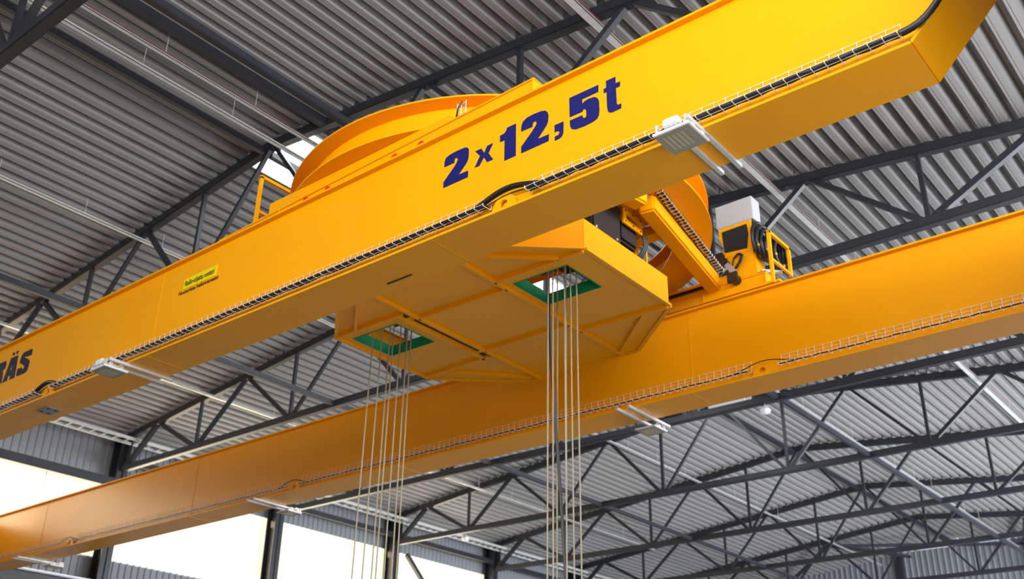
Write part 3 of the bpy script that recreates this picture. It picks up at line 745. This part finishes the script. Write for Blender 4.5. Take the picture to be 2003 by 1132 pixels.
# cables on the frame: wire tray along chevron beam, carriage cable, basket on ring
mb = MB()
pa, pb = Vector((-6.43, 11.10, 7.975)), Vector((-6.92, 13.80, 7.975))
for o_ in (-.05, .05):
    mb.beam(pa + Vector((o_, 0, .01)), pb + Vector((o_, 0, .01)), .006, .006)
for q in range(30):
    p = pa.lerp(pb, q / 29); mb.beam(p + Vector((-.055, 0, 0)), p + Vector((.055, 0, 0)), .007, .007); mb.beam(p + Vector((.055, 0, 0)), p + Vector((.055, 0, .04)), .007, .007)
ft = build(mb, 'frame_cable_basket', M['wire'], tro, kind='stuff')
for o_, rr in ((-.06, .014), (.0, .012), (.03, .009)):
    build(MB().tube([pa.lerp(pb, t / 12) + Vector((o_ + .012 * math.sin(t * 2.1), 0, .015)) for t in range(13)], rr, 6), 'frame_cable', M['black'], tro, smooth=True)
for oz, rr in ((0, .016), (.035, .012), (.015, .010)):
    pts = [(-9.2, 13.90, 7.83 + oz), (-8.6, 13.90, 7.82 + oz), (-8.0, 13.90, 7.83 + oz), (-7.3, 13.90, 7.83 + oz), (-7.05, 13.88, 7.87 + oz), (-6.95, 13.88, 8.0 + oz), (-6.93, 13.88, 8.18)]
    build(MB().tube(pts, rr, 6), 'carriage_cable', M['black'], tro, smooth=True)
mb = MB()
for q in range(6):
    z = 8.05 + .08 * q
    mb.beam((-7.55, 7.98, z - .28), (-7.40, 7.98, z - .28), .008, .008)
for x in (-7.55, -7.48, -7.40): mb.beam((x, 7.98, 7.80), (x, 7.98, 8.20), .008, .008)
build(mb, 'ring_cable_basket', M['wire'], tro, kind='stuff')
build(MB().tube([(-7.50, 7.96, 7.80), (-7.53, 7.95, 7.95), (-7.52, 7.96, 8.1), (-7.46, 7.98, 8.2)], .012, 6), 'ring_cable', M['black'], tro, smooth=True)

# ---- hoist ropes
left = [(-11.38, 10.33), (-11.27, 10.42), (-11.16, 10.49), (-11.12, 10.53), (-11.03, 10.60), (-10.94, 10.66), (-10.89, 10.70)]
right = [(-8.10, 10.88), (-7.98, 10.92), (-7.80, 10.26), (-7.755, 10.31), (-7.62, 10.40), (-7.56, 10.46), (-7.50, 10.52)]
for side_, rows in (('window wall', left), ('drive', right)):
    for i, (x, y) in enumerate(rows):
        spread = (i - 3) * .012
        pts = [(x, y, 8.0), (x, y, 6.5), (x + spread, y, 0.4)]
        build(MB().tube(pts, .0105, 8), 'hoist_rope', M['rope'], None, 'steel hoist rope hanging through the %s side platform opening, %s from its left' % (side_, ordn[i]), 'rope', 'hoist ropes', smooth=True)
pts = [(-8.14, 10.72, 7.3), (-8.16, 10.74, 6.7), (-8.12, 10.76, 5.6), (-8.02, 10.80, 4.0), (-7.92, 10.85, 2.2), (-7.86, 10.9, .4)]
cb = build(MB().tube(pts, .022, 8), 'hoist_cable', M['black'], None, 'black control cable hanging beside the drive side ropes', 'cable', smooth=True)
# hook blocks below the frame
for x, y, lb in ((-11.13, 10.52, 'hook block at the end of the window wall side ropes, below the frame'), (-7.72, 10.5, 'hook block at the end of the drive side ropes, below the frame')):
    hb = build(MB().box(x - .35, x + .35, y - .22, y + .22, -.2, .42), 'hook_block', M['yellow_gloss'], None, lb, 'hook', bevel=.05)
    hk = [(x + .16 * math.cos(a), y, -.52 + .16 * math.sin(a)) for a in [math.radians(q) for q in range(90, -181, -18)]]
    build(MB().tube([(x, y, -.2)] + hk, .05, 10), 'hook', M['steel'], hb, smooth=True)
# ---- small lamps at the truss ends
for i, (x, y, z, lb) in enumerate(((-28.14, 31.48, 9.98, 'small white lamp hanging under the window side end of a far truss'), (-11.62, 25.12, 10.02, 'small white lamp under the far truss beside the far girder floodlight'))):
    r = empty('pendant_lamp', (x, y, z), lb, 'lamp')
    build(MB().lathe([(.01, 0), (.13, .02), (.15, .10), (.08, .20), (.03, .24), (.01, .24)], (x, y, z - .2), 'Z', 16), 'shade', M['glass'], r, smooth=True)
    build(MB().tube([(x, y, z + .04), (x, y, z + .14)], .012, 6), 'stem', M['zinc'], r)

# ---- ventilation duct near the ridge beyond the far girder
vd = empty('ventilation_duct', (-13.7, 27.6, 11.3), 'white round ventilation duct with black rim hanging near the ridge behind the far girder', 'duct')
build(MB().lathe([(.30, 0), (.32, 0), (.32, 1.3), (.30, 1.3)], (-14.6, 27.55, 11.55), 'X', 28), 'duct_body', M['white'], vd, smooth=True)
build(MB().lathe([(.31, -.02), (.36, -.02), (.36, .06), (.31, .06)], (-14.6, 27.55, 11.55), 'X', 28), 'rim', M['black'], vd, smooth=True)
build(MB().lathe([(.02, 0), (.09, 0), (.12, .25), (.02, .25)], (-13.25, 27.55, 11.55), 'X', 16), 'motor', M['white'], vd, smooth=True)
for x in (-14.4, -13.5): build(MB().tube([(x, 27.55, 11.85), (x, 27.55, deck_z(x) + .02)], .012, 6), 'hanger', M['zinc'], vd)
